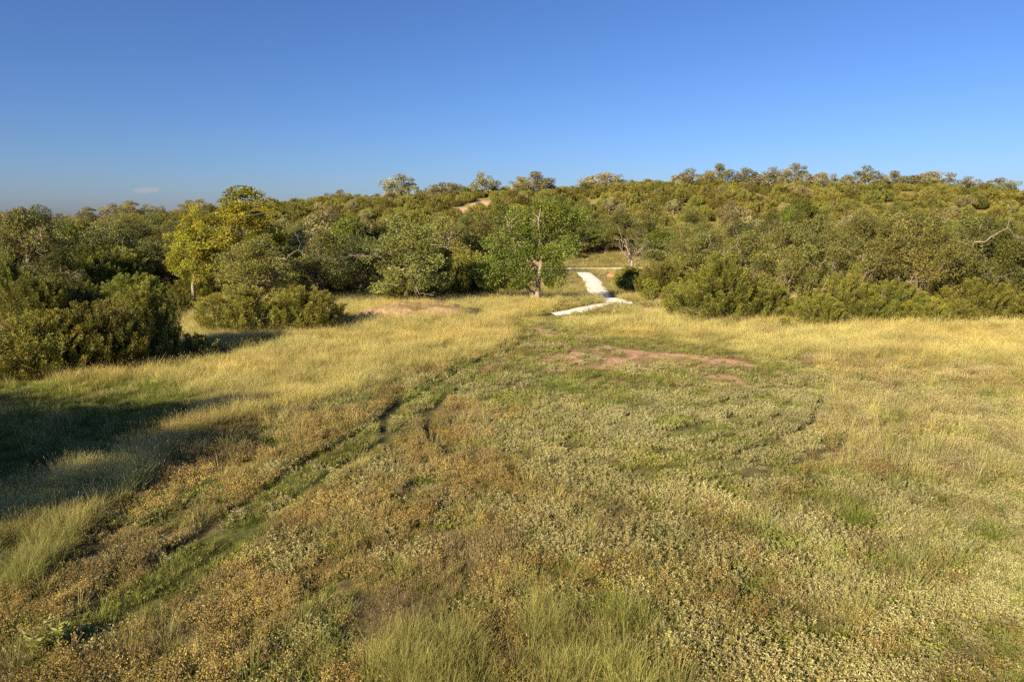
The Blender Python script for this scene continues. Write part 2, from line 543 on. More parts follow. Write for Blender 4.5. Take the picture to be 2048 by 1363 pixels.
def clump(bag, c, rad, n, r, L, W, flat=.75, tintv=.32, up=.25):
    """one mass of leaves with an uneven skin"""
    d = r.normal(size=(n, 3)); d /= np.linalg.norm(d, axis=1, keepdims=True)
    # lumps inside the clump
    k = r.normal(size=(7, 3)); k /= np.linalg.norm(k, axis=1, keepdims=True)
    lump = .62 + .55 * np.max(d @ k.T, axis=1) ** 3
    rr = rad * lump * r.random(n) ** .28
    P = d * rr[:, None] * np.array([1, 1, flat]) + c
    D = d + r.normal(size=(n, 3)) * .8 + np.array([0, 0, up])
    V, q = leaves(P, D, L * r.uniform(.7, 1.3, n), W * r.uniform(.7, 1.3, n), r)
    base = r.uniform(1 - tintv, 1 + tintv)
    warm = r.uniform(-.07, .10)
    lt = base * r.uniform(.78, 1.22, n)
    t = np.stack([lt * (1 + warm), lt, lt * (1 - warm)], 1)
    bag.add(V, q, np.repeat(t, 4, 0))


def broadleaf(seed, H=8.0, R=4.5, n_cl=58, n_lf=520, low=.12, L=.15, W=.09, cl_r=(.55, 1.05), trunk_h=.22, trunk_r=.2, leafmat=None, bark=None, lim=7, dead=0, open_=0.0, stems=1, spire=.08):
    r = np.random.default_rng(seed)
    crown, wood, deads = Bag(), Bag(), []
    C = []
    tries = 0
    lobes = r.uniform(.72, 1.12, 9)
    while len(C) < n_cl and tries < 9000:
        tries += 1
        a = r.uniform(0, 2 * np.pi); s = r.uniform(low, 1) ** .85
        lob = np.interp(a / (2 * np.pi) * 9, np.arange(10), np.append(lobes, lobes[0]))
        shell = r.uniform(.55, 1.0) if r.random() < .8 else r.uniform(.15, .55)
        el = (s - .40) / .60
        wr = math.sqrt(max(0.0, 1 - el * el)) if el > 0 else 1 - .35 * (el / .67) ** 2
        c = np.array([math.cos(a) * R * wr * lob * shell * .88, math.sin(a) * R * wr * lob * shell * .88, H * (s * .86) + .04 * H + r.normal() * .2])
        c[2] *= 1 + spire * (hash2(int(a * 1.7), 3, seed) - .62)
        if any(np.linalg.norm((c - d) * np.array([1, 1, 1.3])) < (cl_r[0] * (.85 + open_)) for d in C):
            continue
        C.append(c)
    C = np.array(C)
    bases = []
    for k in range(stems):
        bx, by = (0, 0) if stems == 1 else r.normal(size=2) * .35
        top = np.array([bx * 2.2 + r.normal() * .3, by * 2.2 + r.normal() * .3, H * trunk_h * r.uniform(.9, 1.2)])
        P = limb((bx, by, -.25), top, r, 0, 6, .05)
        V, q = tube(P, np.linspace(trunk_r * 1.35, trunk_r * .85, 6), 7); wood.add(V, q)
        bases.append(top)
    ends = [C[r.integers(len(C))]]
    while len(ends) < lim:
        d = np.min([np.linalg.norm(C - e, axis=1) for e in ends], axis=0) * r.uniform(.7, 1.0, len(C))
        ends.append(C[int(np.argmax(d))])
    nodes = []
    for e in ends:
        b = bases[int(np.argmin([np.linalg.norm(e - b) for b in bases]))]
        P = limb(b, e, r, .22, 9, .07)
        V, q = tube(P, np.linspace(trunk_r * .62, .025, 9), 5); wood.add(V, q)
        nodes.append(P[2:])
    nodes = np.concatenate(nodes)
    for c in C:
        j = int(np.argmin(np.linalg.norm(nodes - c, axis=1) + .25 * np.maximum(0, nodes[:, 2] - c[2])))
        P = limb(nodes[j], c, r, .1, 5, .09)
        V, q = tube(P, np.linspace(.05, .012, 5), 3); wood.add(V, q)
        rad = r.uniform(*cl_r)
        clump(crown, c, rad, int(n_lf * (rad / cl_r[1]) ** 1.6 * r.uniform(.7, 1.15)), r, L, W)
    for k in range(dead):
        j = r.integers(len(nodes))
        b0 = nodes[j]
        out = np.array([b0[0], b0[1], 0]); out /= np.linalg.norm(out) + 1e-6
        e = b0 + out * r.uniform(.8, 1.8) + np.array([0, 0, r.uniform(-.2, 1.3)]) + r.normal(size=3) * .4
        deadw = Bag(); twigs(deadw, b0, e, .055, r, 3); deads.append(deadw)
    out = [('trunk', wood.mesh('oak_wood', [bark], True)), ('crown', crown.mesh('oak_leaves', [leafmat]))]
    for dw in deads:
        out.append(('dead_branch', dw.mesh('dead_wood', [M_DEAD], True)))
    return dict(parts=out, H=H, R=R)


def twigs(bag, a, b, rad, r, depth, sides=5):
    P = limb(a, b, r, .1, 7, .12)
    V, q = tube(P, np.linspace(rad, rad * .35, 7), sides); bag.add(V, q)
    if depth <= 0:
        return
    D = np.linalg.norm(np.array(b) - np.array(a))
    for k in range(r.integers(2, 5)):
        p = P[r.integers(2, 7)]
        d = (P[-1] - P[0]) / D + r.normal(size=3) * .62
        d /= np.linalg.norm(d)
        twigs(bag, p, p + d * D * r.uniform(.35, .7), rad * .5, r, depth - 1, 3)


def juniper(seed, H=4.0, R=1.9, n_sh=250, n_lf=180, peak=.42, shape='ovoid', L=.115, W=.03, mat=None):
    r = np.random.default_rng(seed)
    crown, wood = Bag(), Bag()
    lob = r.uniform(.78, 1.12, 7)
    for k in range(5):
        a = r.uniform(0, 2 * np.pi)
        P = limb((r.normal() * .08, r.normal() * .08, -.2), (math.cos(a) * R * .45, math.sin(a) * R * .45, H * r.uniform(.5, .85)), r, -.15, 7, .08)
        V, q = tube(P, np.linspace(.085, .02, 7), 4); wood.add(V, q)
    prof_s = np.array([0, .12, .3, .5, .7, .85, 1.0])
    prof_w = np.array([.72, .92, 1.0, .93, .72, .5, .16]) if shape == 'ovoid' else np.array([.95, 1.0, .86, .64, .40, .22, .05])
    k = 0
    while k < n_sh:
        a = r.uniform(0, 2 * np.pi)
        s = r.random()
        wr = float(np.interp(s, prof_s, prof_w))
        if r.random() > wr + .12:
            continue
        lb = np.interp(a / (2 * np.pi) * 7, np.arange(8), np.append(lob, lob[0]))
        sh = 1.0 if r.random() < .72 else r.uniform(.2, .85)
        rr = R * wr * lb * sh * r.uniform(.84, 1.04)
        ln = r.uniform(.75, 1.45) * (H / 4) ** .5
        p = np.array([math.cos(a) * rr, math.sin(a) * rr, s * (H - ln * .65)])
        ax = np.array([math.cos(a) * .36 * sh, math.sin(a) * .36 * sh, .9]) + r.normal(size=3) * .10
        ax /= np.linalg.norm(ax)
        p = p - ax * ln * .3
        p[2] = max(p[2], .03)
        k += 1
        t = r.random(n_lf) ** .8
        d = r.normal(size=(n_lf, 3)); d -= (d @ ax)[:, None] * ax; d /= np.linalg.norm(d, axis=1, keepdims=True)
        wid = (.02 + .115 * np.clip(1.15 - t, 0, 1) ** .7) * r.uniform(.75, 1.2)
        P = p + ax * (t * ln)[:, None] + d * (wid * r.random(n_lf) ** .5)[:, None]
        V, q = leaves(P, ax * .85 + d * .55 + r.normal(size=(n_lf, 3)) * .18, L * r.uniform(.7, 1.3, n_lf), W, r)
        b = r.uniform(.78, 1.22); warm = r.uniform(-.06, .14)
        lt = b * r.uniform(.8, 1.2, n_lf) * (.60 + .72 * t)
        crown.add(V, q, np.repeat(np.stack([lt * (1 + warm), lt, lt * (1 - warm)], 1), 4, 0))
        if k % 5 == 0:
            P2 = limb((0, 0, H * .12 + s * H * .4), p + ax * ln * .5, r, -.1, 5, .06)
            V, q = tube(P2, np.linspace(.035, .01, 5), 3); wood.add(V, q)
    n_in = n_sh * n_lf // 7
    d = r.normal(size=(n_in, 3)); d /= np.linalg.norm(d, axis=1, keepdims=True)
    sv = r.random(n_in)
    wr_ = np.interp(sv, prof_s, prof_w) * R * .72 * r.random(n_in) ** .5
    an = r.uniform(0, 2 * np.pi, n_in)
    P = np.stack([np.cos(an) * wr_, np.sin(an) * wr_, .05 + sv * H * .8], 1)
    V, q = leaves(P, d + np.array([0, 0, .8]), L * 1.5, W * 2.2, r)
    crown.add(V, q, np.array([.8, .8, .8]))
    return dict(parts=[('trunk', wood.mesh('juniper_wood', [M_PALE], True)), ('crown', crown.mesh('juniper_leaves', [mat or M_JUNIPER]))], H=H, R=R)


PROTO = {}
for k in range(4):
    PROTO['J%d' % k] = juniper(100 + k, H=4.0, R=[1.9, 2.1, 1.7, 2.0][k])
PROTO['J4'] = juniper(110, H=5.0, R=2.3, shape='cone', n_sh=300, n_lf=160)
PROTO['J5'] = juniper(111, H=1.4, R=.9, n_sh=26, n_lf=110, L=.10, W=.032)
for k in range(3):          # lighter ones for the hillside
    PROTO['K%d' % k] = juniper(120 + k, H=3.6, R=1.9, n_sh=120, n_lf=60, L=.20, W=.055, mat=M_SCRUB)
for k in range(5):
    PROTO['O%d' % k] = broadleaf(200 + k, leafmat=M_OAK, bark=M_BARK, H=8, R=4.4, dead=[4, 3, 5, 3, 4][k], low=[.10, .06, .14, .05, .2][k])
for k in range(3):          # lighter ones for the ridge and far wood
    PROTO['P%d' % k] = broadleaf(220 + k, leafmat=M_RIDGE, bark=M_BARK, H=6.5, R=4.0, n_cl=44, n_lf=200, low=.10, cl_r=(.5, 1.0), spire=.25, L=.26, W=.16, trunk_h=.3, open_=.25)
for k in range(2):
    PROTO['E%d' % k] = broadleaf(240 + k, leafmat=M_ELM, bark=M_BARK, H=8, R=3.6, low=.22, n_cl=52, L=.17, W=.11, dead=2)
for k in range(2):
    PROTO['S%d' % k] = broadleaf(250 + k, leafmat=M_SYC, bark=M_PALE, H=10, R=3.4, low=.28, n_cl=88, n_lf=330, cl_r=(.36, .76), L=.16, W=.11, spire=.34, trunk_h=.35, trunk_r=.17, open_=.4)
PROTO['L0'] = broadleaf(260, leafmat=M_LIME, bark=M_PALE, H=2.0, R=1.2, low=.1, n_cl=16, n_lf=160, cl_r=(.3, .5), L=.15, W=.1, trunk_h=.15, trunk_r=.04, lim=4)

NAMES = {'J': ('juniper', 'juniper'), 'K': ('juniper', 'juniper'), 'O': ('live_oak', 'oak tree'), 'P': ('live_oak', 'oak tree'), 'E': ('elm_tree', 'elm tree'), 'S': ('sycamore_tree', 'sycamore'), 'L': ('leafy_shrub', 'shrub')}


def put(proto, X, Y, H, R, label, group=None, rz=None, drop=0.0):
    p = PROTO[proto]
    nm, cat = NAMES[proto[0]]
    e = link(nm, None, None, (X, Y, hz(X, Y) - drop), random.uniform(0, 6.28) if rz is None else rz, (R / p['R'], R / p['R'], H / p['H']))
    e.empty_display_size = .3
    e.scale = (e.scale[0] * random.uniform(.9, 1.12), e.scale[1] * random.uniform(.9, 1.12), e.scale[2])
    e.rotation_euler[0], e.rotation_euler[1] = random.uniform(-.05, .05), random.uniform(-.05, .05)
    for pn, me in p['parts']:
        link(pn, me, e)
    tag(e, label, cat, group)
    TREES.append((X, Y, R))
    return e


TREES = []


def tree(proto, px, Y, top, hw, label, group=None, drop=0.0):
    X, _, zt = at(px, top, Y)
    z0 = hz(X, Y) - drop
    d = Y / CP
    return put(proto, X, Y, (zt - z0) * 1.02, hw / FPX * d * 1.05, label, group, None, drop)


def gy(px, py):
    return G(px, py)[1]


# ------------------------------------------------------------------ the trees and bushes one can tell apart
tree('J1', 60, gy(60, 748), 622, 105, 'broad dark juniper at the left edge of the photo, lowest of all')
tree('J0', 178, gy(178, 735), 600, 88, 'sunlit juniper clump second from the left edge at the meadow border')
tree('J3', 285, gy(285, 712), 566, 68, 'tall juniper at the right end of the left foreground clump')
tree('J2', 232, gy(232, 730), 655, 42, 'small pointed juniper in front of the left foreground clump')
tree('J5', 318, gy(318, 720), 655, 36, 'low juniper sprout at the right foot of the left clump')
tree('J5', 395, gy(395, 711), 664, 36, 'little bushy juniper seedling standing alone in the grass')
tree('J1', 478, gy(478, 664), 570, 74, 'rounded juniper bush, left one of the pair in the meadow')
tree('J0', 605, gy(605, 660), 570, 66, 'rounded juniper bush, right one of the pair in the meadow')
tree('J3', 352, 52, 575, 30, 'small dark juniper in the gap behind the lone seedling')
tree('J2', 75, 43, 545, 62, 'juniper behind the left foreground clump, nearest the left edge')
tree('J0', 160, 45, 560, 50, 'brownish juniper behind the second juniper from the left edge')
tree('J1', 400, 62, 545, 60, 'olive juniper between the foreground clump and the meadow pair')
tree('J3', 265, 52, 545, 60, 'olive juniper rising behind the tall foreground juniper')
tree('O1', 520, 54, 470, 92, 'wide live oak behind the pair of rounded juniper bushes')
tree('O2', 640, 60, 462, 80, 'grey green live oak left of the large sprawling oak')
tree('O0', 810, 57, 432, 108, 'large sprawling grey green live oak with drooping right branches')
tree('J3', 810, gy(810, 606), 545, 50, 'low juniper at the foot of the large sprawling oak')
tree('E1', 700, 72, 430, 55, 'bright green elm above the oaks left of the large oak')
tree('S0', 480, 60, 378, 100, 'tall yellow green sycamore rising above the left wood')
tree('S1', 375, 58, 425, 60, 'smaller yellow green sycamore left of the tall one')
tree('O3', 40, 62, 410, 95, 'tall live oak at the left edge against the sky')
tree('O1', 190, 64, 455, 80, 'dark live oak left of the yellow sycamores')
tree('E0', 140, 72, 448, 55, 'fresh green elm among the dark oaks near the left edge')
tree('O4', 285, 66, 475, 75, 'live oak below the smaller yellow sycamore')
tree('O2', 110, 54, 500, 70, 'low spreading oak with bare limbs behind the left junipers')
tree('J1', 890, 62, 520, 45, 'dark juniper in the shaded hollow right of the large oak')
tree('J0', 945, 66, 500, 50, 'shaded juniper deep in the hollow beside the pale trunk')
tree('O4', 880, 80, 425, 75, 'grey live oak behind the large sprawling oak')
tree('O1', 985, 84, 425, 80, 'dense live oak behind the tree with the pale trunk')
tree('E0', 995, 61, 485, 52, 'leafy green elm leaning left of the pale trunk', drop=.1)
tree('E1', 1180, 116, 455, 52, 'round green elm behind the gravel road, left of the path')
tree('O3', 1115, 112, 430, 65, 'live oak behind the road above the pale trunk')
tree('O3', 1292, 113, 440, 52, 'live oak behind the road, right of the bare dead tree')
tree('O1', 1212, 116, 440, 46, 'live oak straight behind the far end of the path')
tree('O2', 1240, 126, 425, 60, 'grey live oak behind the bare dead tree')
tree('E0', 1320, 96, 455, 50, 'green elm right of the bare dead tree')
tree('O0', 1390, 84, 450, 70, 'live oak over the conical juniper right of the path')
tree('J2', 1275, 76, 530, 40, 'ragged juniper on the bank right of the path')
tree('J1', 1335, 66, 520, 52, 'olive juniper behind the lime green shrub')
tree('E1', 1262, 68, 540, 30, 'little crooked elm leaning over the right bank of the path')
tree('L0', 1300, gy(1300, 604), 563, 22, 'lime green leafy shrub beside the end of the white path')
tree('J4', 1445, gy(1445, 638), 506, 92, 'broad conical brownish juniper at the right wood corner')
tree('J3', 1375, 55, 560, 45, 'juniper filling in left of the broad conical juniper')
tree('O3', 1565, gy(1565, 634), 444, 92, 'dense round live oak right of the conical juniper')
tree('O1', 1500, 62, 462, 75, 'live oak peering over the conical juniper')
tree('J0', 1640, gy(1640, 652), 588, 55, 'low yellow green juniper before the dense round oak')
tree('J5', 1568, gy(1568, 662), 632, 18, 'tiny juniper sprig standing out in the grass')
tree('O3', 1735, gy(1735, 632), 424, 98, 'tall live oak with bare curling limbs, middle of the right wood')
tree('J2', 1745, gy(1745, 648), 600, 46, 'low juniper under the oak with bare curling limbs')
tree('O1', 1865, gy(1860, 634), 420, 95, 'tall live oak second from the right edge')
tree('J1', 1850, gy(1850, 650), 592, 40, 'bright low juniper under the second oak from the right edge')
tree('J3', 1912, gy(1912, 650), 596, 40, 'rightmost of the low junipers along the wood edge')
tree('O1', 1990, gy(1990, 636), 430, 95, 'tall live oak at the right edge of the photo')
tree('O0', 2120, gy(2048, 640), 440, 100, 'live oak cut by the right edge of the frame')
tree('J1', 2040, gy(2040, 644), 570, 60, 'dark juniper at the right edge below the tall oak')
tree('O0', 1640, 64, 430, 80, 'live oak between the dense round oak and the tall oak')
tree('O4', 1800, 66, 418, 80, 'pale topped live oak behind the two tall oaks')
tree('O2', 1930, 68, 425, 80, 'live oak behind the tall oaks by the right edge')
tree('J0', 1795, gy(1795, 643), 560, 60, 'upright juniper between the two tall oaks of the right wood')
tree('J3', 1690, gy(1690, 640), 545, 58, 'upright juniper right of the dense round oak')
tree('J1', 1955, gy(1955, 643), 555, 60, 'upright juniper before the tall oak at the right edge')
tree('J2', 1530, gy(1530, 640), 560, 50, 'upright juniper tucked against the right side of the conical one')
# ridge oaks, left to right
ridge = [(322, 418, 14, 'lone small oak on the low skyline left of the sycamores'),
         (800, 356, 46, 'leftmost large oak standing on the ridge skyline'),
         (905, 370, 38, 'flat topped oak beside the notch in the ridge skyline'),
         (968, 352, 38, 'oak standing just right of the notch in the skyline'),
         (1075, 350, 52, 'wide oak on the skyline above the pale trunked tree'),
         (1215, 349, 50, 'oak on the skyline above the gravel road'),
         (1382, 345, 48, 'oak with a pale trunk below the skyline'),
         (1442, 334, 36, 'oak on the highest part of the skyline, left end'),
         (1490, 340, 34, 'small oak on the skyline right of the highest left oak'),
         (1540, 342, 40, 'oak on the skyline in the middle of the high row'),
         (1592, 334, 36, 'tall oak on the skyline at the right end of the high row'),
         (1650, 348, 36, 'low oak on the skyline before the gap'),
         (1728, 340, 46, 'spreading oak on the skyline just right of the gap'),
         (1792, 348, 38, 'oak on the skyline second right of the gap'),
         (1872, 346, 46, 'broad oak on the skyline third right of the gap'),
         (1940, 360, 36, 'oak on the skyline fourth right of the gap'),
         (2000, 362, 38, 'oak on the skyline nearest the right edge'),
         (1412, 350, 28, 'oak filling the skyline between the pale trunked oak and the highest'), (1690, 360, 24, 'small oak inside the gap of the skyline'),
         (1830, 356, 30, 'small oak on the skyline between the second and third right of the gap'),
         (1300, 362, 30, 'small oak on the skyline between the road and the high row'),
         (860, 376, 26, 'small oak on the skyline between the leftmost two large ones')]
for k, (px, top, hw, lab) in enumerate(ridge):
    tree('P%d' % (k % 3), px, 180 + (k * 7) % 9, top - 4, hw * 1.02, lab, None, 1.0)

# trees left of the view whose shadow falls across the meadow
for k, (X, Y, H, R) in enumerate([(-21.9, 3.0, 8.6, 3.8), (-20.4, 8.0, 8.4, 3.7), (-23.8, -0.4, 8.8, 4.0), (-20.2, 13.2, 7.4, 3.0), (-24.5, 6.2, 7.6, 3.8), (-27.5, 2, 8, 4.4), (-24.5, 12.5, 7.2, 3.8), (-28.5, 15.0, 6.8, 3.8), (-33, 13, 7.0, 4.2), (-28.8, 8, 8, 4.2), (-29, -6, 7, 4.4), (-24, -2, 7.4, 4.0), (-26, -1, 9, 4.6), (-25.2, 4, 9.2, 4.6), (-24.6, 9.2, 9.2, 4.4), (-29, 11, 8.8, 4.6)]):
    put(('O1', 'O3', 'O0')[k % 3], X, Y, H, R, 'live oak left of the view that throws the long shadow on the meadow', 'oaks shading the left meadow')

# ------------------------------------------------------------------ filling of the woods and the hillside
r = np.random.default_rng(21)
corr = np.array(PATH_B + [(10.5, 110)])


def free(X, Y, rad, grow=.55):
    for (a, b, c) in TREES:
        if (a - X) ** 2 + (b - Y) ** 2 < (grow * (c + rad)) ** 2:
            return False
    return True


def px_of(X, Y, Z=0):
    dz = Z - CAM_H
    f = Y * CP - dz * SP
    return 1024 + FPX * X / f


def fill(n, ylo, yhi, pxlo, pxhi, kinds, hr, label, group, grow=.55, ok=None, tries=4000, ratio=(.48, .6)):
    k = 0
    for _ in range(tries):
        if k >= n:
            break
        Y = math.sqrt(r.uniform(ylo ** 2, yhi ** 2))
        px = r.uniform(pxlo, pxhi)
        X = (px - 1024) / FPX * Y / CP
        H = r.uniform(*hr)
        if Y > 168:
            H *= .72
        R = H * r.uniform(*ratio)
        if abs(float(dist_line(np.array([X]), np.array([Y]), [tuple(c) for c in corr])[0])) < R + 1.9 and Y < 112:
            continue
        if abs(Y - 101.5 - .06 * max(0, X - 15)) < R + 2.0 and X > -16:
            continue
        if ok and not ok(X, Y, px):
            continue
        if not free(X, Y, R, grow):
            continue
        put(kinds[int(r.integers(len(kinds)))], X, Y, H, R, label, group)
        k += 1
    return k


c1 = fill(75, 56, 112, -150, 960, ['O0', 'O1', 'O2', 'O3', 'O4', 'P0', 'P1', 'O1'], (6, 8.2), 'live oak crowded among others in the wood left of the path', 'oaks filling the left wood', .5)
c2 = fill(45, 52, 112, -150, 900, ['J0', 'J1', 'J2', 'J3'], (3.6, 5.2), 'juniper crowded among the oaks in the left wood', 'junipers filling the left wood', .45, lambda X, Y, px: px < 330 or Y > 68)
c3 = fill(40, 64, 112, 1330, 2250, ['O0', 'O1', 'O2', 'O3', 'O4', 'E0'], (6.2, 8), 'broadleaf tree crowded behind the front oaks of the right wood', 'trees filling the right wood', .5)
c4 = fill(24, 50, 100, 1290, 2250, ['J0', 'J1', 'J2', 'J3'], (3.0, 4.6), 'juniper growing between the oaks of the right wood', 'junipers filling the right wood', .4)
c5 = fill(22, 108, 124, 900, 1900, ['O0', 'O2', 'O3', 'E0', 'P1'], (5.5, 8), 'broadleaf tree in the row along the foot of the hill', 'trees along the hill foot', .55)
BARE = [(at(px, py, Y)[0], Y, rr) for px, py, Y, rr in [(962, 405, 168, 2.4), (925, 420, 160, 1.8), (1188, 412, 158, 2.2), (600, 470, 140, 2.0)]]
bare = lambda X, Y, px: all((X - a) ** 2 * .6 + (Y - b) ** 2 * .16 > (c + .5) ** 2 for a, b, c in BARE)
c6 = fill(290, 128, 188, 330, 2130, ['K0', 'K1', 'K2', 'K0', 'K1', 'K2', 'K2', 'P2'], (2.6, 4.0), 'olive green scrub tree in the dense cover of the hillside', 'scrub trees on the hillside', .44, bare, 14000, (.55, .8))
print('FILL', c1, c2, c3, c4, c5, c6)

# ------------------------------------------------------------------ the tree with the pale trunk, and the dead tree
r = np.random.default_rng(5)
bX, bY = G(1075, 604)
root = link('elm_tree', None, None, (bX, bY, hz(bX, bY)))
tag(root, 'elm with pale straight trunk and bleached dead tops at the meadow edge', 'elm tree')


def loc(px, py, dy=0.0):
    x, y, z = at(px, py, bY + dy)
    return np.array([x - bX, y - bY, z - hz(bX, bY)])


w = Bag()
P = np.array([loc(1074, 610), loc(1075, 590), loc(1077, 560), loc(1081, 535), loc(1083, 516), loc(1080, 490, .2), loc(1078, 470, .3)])
V, q = tube(P, [.30, .23, .19, .18, .17, .14, .11], 9); w.add(V, q)
P = limb(loc(1083, 522), loc(1100, 470, .6), r, .1, 6); V, q = tube(P, np.linspace(.17, .06, 6), 6); w.add(V, q)
P = limb(loc(1081, 530), loc(1035, 480, -.2), r, .25, 7); V, q = tube(P, np.linspace(.16, .07, 7), 6); w.add(V, q)
cl = [(975, 540, 30), (985, 565, 26), (1000, 520, 32), (990, 490, 28), (1120, 520, 26), (1160, 440, 24), (1145, 485, 26), (1075, 418, 26), (1045, 450, 28), (1100, 455, 30), (1045, 560, 26), (1050, 525, 34), (1022, 505, 34), (1038, 472, 30), (1062, 452, 30), (1072, 486, 30), (1112, 442, 40), (1140, 430, 28), (1130, 470, 32), (1102, 502, 30), (1104, 532, 24), (1118, 548, 18), (1092, 420, 28), (1048, 432, 26), (1150, 458, 24), (1010, 470, 26), (1020, 540, 28), (1065, 545, 22), (1135, 500, 24), (1090, 465, 30), (1120, 415, 26), (1030, 575, 20), (1096, 556, 16), (1078, 505, 26), (1052, 510, 26), (1060, 498, 24)]
cb = Bag()
for (px, py, rp) in cl:
    for s in range(2):
        c = loc(px + r.normal() * 8, py + r.normal() * 6, r.uniform(-1.3, 2.0) + (.9 if abs(px - 1078) < 12 and py > 520 else 0))
        clump(cb, c, rp / FPX * bY * r.uniform(.65, .95), 400, r, .16, .10, .85)
        if s == 0:
            P = limb(loc(1082, min(py + 45, 530), .3), c, r, .15, 6, .06)
            V, q = tube(P, np.linspace(.06, .015, 6), 4); w.add(V, q)
link('trunk', w.mesh('pale_trunk', [M_TRUNK], True), root)
link('crown', cb.mesh('elm_leaves', [M_ELM]), root)
for pts, rd in [([(1079, 492, .2), (1080, 468, -.3), (1077, 445, -1.7), (1081, 418, -2.0)], .13), ([(1033, 502, -.2), (1027, 475, -.5), (1018, 455, -1.4), (1010, 432, -1.7)], .09)]:
    d = Bag()
    P = np.array([loc(*p) for p in pts]); t = np.linspace(0, 1, 9)
    P = np.stack([np.interp(t, np.linspace(0, 1, len(P)), P[:, k]) for k in range(3)], 1) + r.normal(size=(9, 3)) * .04
    V, q = tube(P, np.linspace(rd, rd * .4, 9), 6); d.add(V, q)
    for k in range(5):
        p = P[2 + k]
        e = p + np.array([r.choice([-1, 1]) * r.uniform(.3, .8), r.uniform(-.4, .1), r.uniform(.3, .9)])
        twigs(d, p, e, rd * .45, r, 1)
    tag(link('dead_branch', d.mesh('dead_top', [M_TRUNK], True), root), 'bleached leafless dead top')
st = Bag()
P = np.array([loc(1072, 608), loc(1066, 592), loc(1057, 578), loc(1050, 568)])
V, q = tube(P, [.27, .22, .17, .10], 7); st.add(V, q)
tag(link('broken_stem', st.mesh('broken_stem', [M_TRUNK], True), root), 'broken off leaning second stem')

dX, dY = at(1262, 520, 84)[0], 84.0
dead = link('dead_tree', None, None, (dX, dY, hz(dX, dY)))
tag(dead, 'bare bleached dead tree with fanned branches right of the path', 'dead tree')
d = Bag(); br = Bag()
V, q = tube(limb((0, 0, -.3), (.1, 0, 2.6), r, 0, 6), np.linspace(.2, .13, 6), 7); d.add(V, q)
for k in range(9):
    a = r.uniform(0, 6.28)
    b0 = np.array([.05, 0, r.uniform(1.4, 2.6)])
    twigs(br, b0, b0 + np.array([math.cos(a) * 1.5, math.sin(a) * .9, r.uniform(1.4, 2.6)]), .085, r, 2)
link('trunk', d.mesh('dead_trunk', [M_DEAD], True), dead)
link('branches', br.mesh('dead_branches', [M_DEAD], True), dead)

# ------------------------------------------------------------------ mound, rocks


def blob(name, L, Wd, Hh, mat, seed, n=26, m=12):
    rr_ = np.random.default_rng(seed)
    th = np.linspace(0, 2 * np.pi, n, endpoint=False); ph = np.linspace(-.25, np.pi / 2, m)
    T, Pp = np.meshgrid(th, ph)
    x, y, z = np.cos(T) * np.cos(Pp), np.sin(T) * np.cos(Pp), np.sin(Pp)
    k = 1 + .35 * (fbm(x * 3 + 9, y * 3 + z * 2, 1.1, seed) - .5) * 2 + .12 * (rr_.random(x.shape) - .5)
    V = np.stack([x * L * k, y * Wd * k, z * Hh * k], -1).reshape(-1, 3)
    ii = np.arange(n * m).reshape(m, n); nx_ = np.roll(ii, -1, 1)
    q = np.stack([ii[:-1], nx_[:-1], nx_[1:], ii[1:]], -1).reshape(-1, 4)
    return build_mesh(name, V, [q], [mat], None, True)


def rock(name, px, py, L, Wd, Hh, mat, seed, label, cat, Y=None, rz=0.0):
    if Y is None:
        X, Y = G(px, py)
    else:
        X = at(px, py, Y)[0]
    o = link(name, blob(name, L, Wd, Hh, mat, seed), None, (X, Y, hz(X, Y) - .05 * Hh), rz)
    return tag(o, label, cat)


rock('dirt_mound', 840, 634, 4.5, 1.6, 1.0, M_DIRT, 3, 'long low mound of dug brown dirt by the large oak', 'mound', rz=.12)
rock('rock', 908, 634, .26, .2, .2, M_STONE, 4, 'white rock lying before the dirt mound', 'rock')
rock('rock', 484, 886, .16, .12, .1, M_STONE, 5, 'small pale stone in the flowers on the left', 'rock')
rock('clay_lump', 1226, 545, .75, .6, .5, M_REDROCK, 6, 'red clay lump on the bank right of the path', 'rock', Y=88)
rock('rock', 1165, 600, 1.2, .4, .22, M_STONE, 8, 'flat white stone ledge in the bank left of the path', 'rock', Y=62.5)
rock('rock', 1890, 808, .12, .1, .08, M_STONE, 9, 'small pale stone in the dry grass far right', 'rock')

# ------------------------------------------------------------------ meadow growth: tufts scattered over the field
M_TALL = leaf_material('tall_grass_blades', (1, 1, 1), .35, .5, .12, 'INSTANCER')
M_HERB = leaf_material('meadow_herbs', (1, 1, 1), .25, .6, .12, 'INSTANCER')


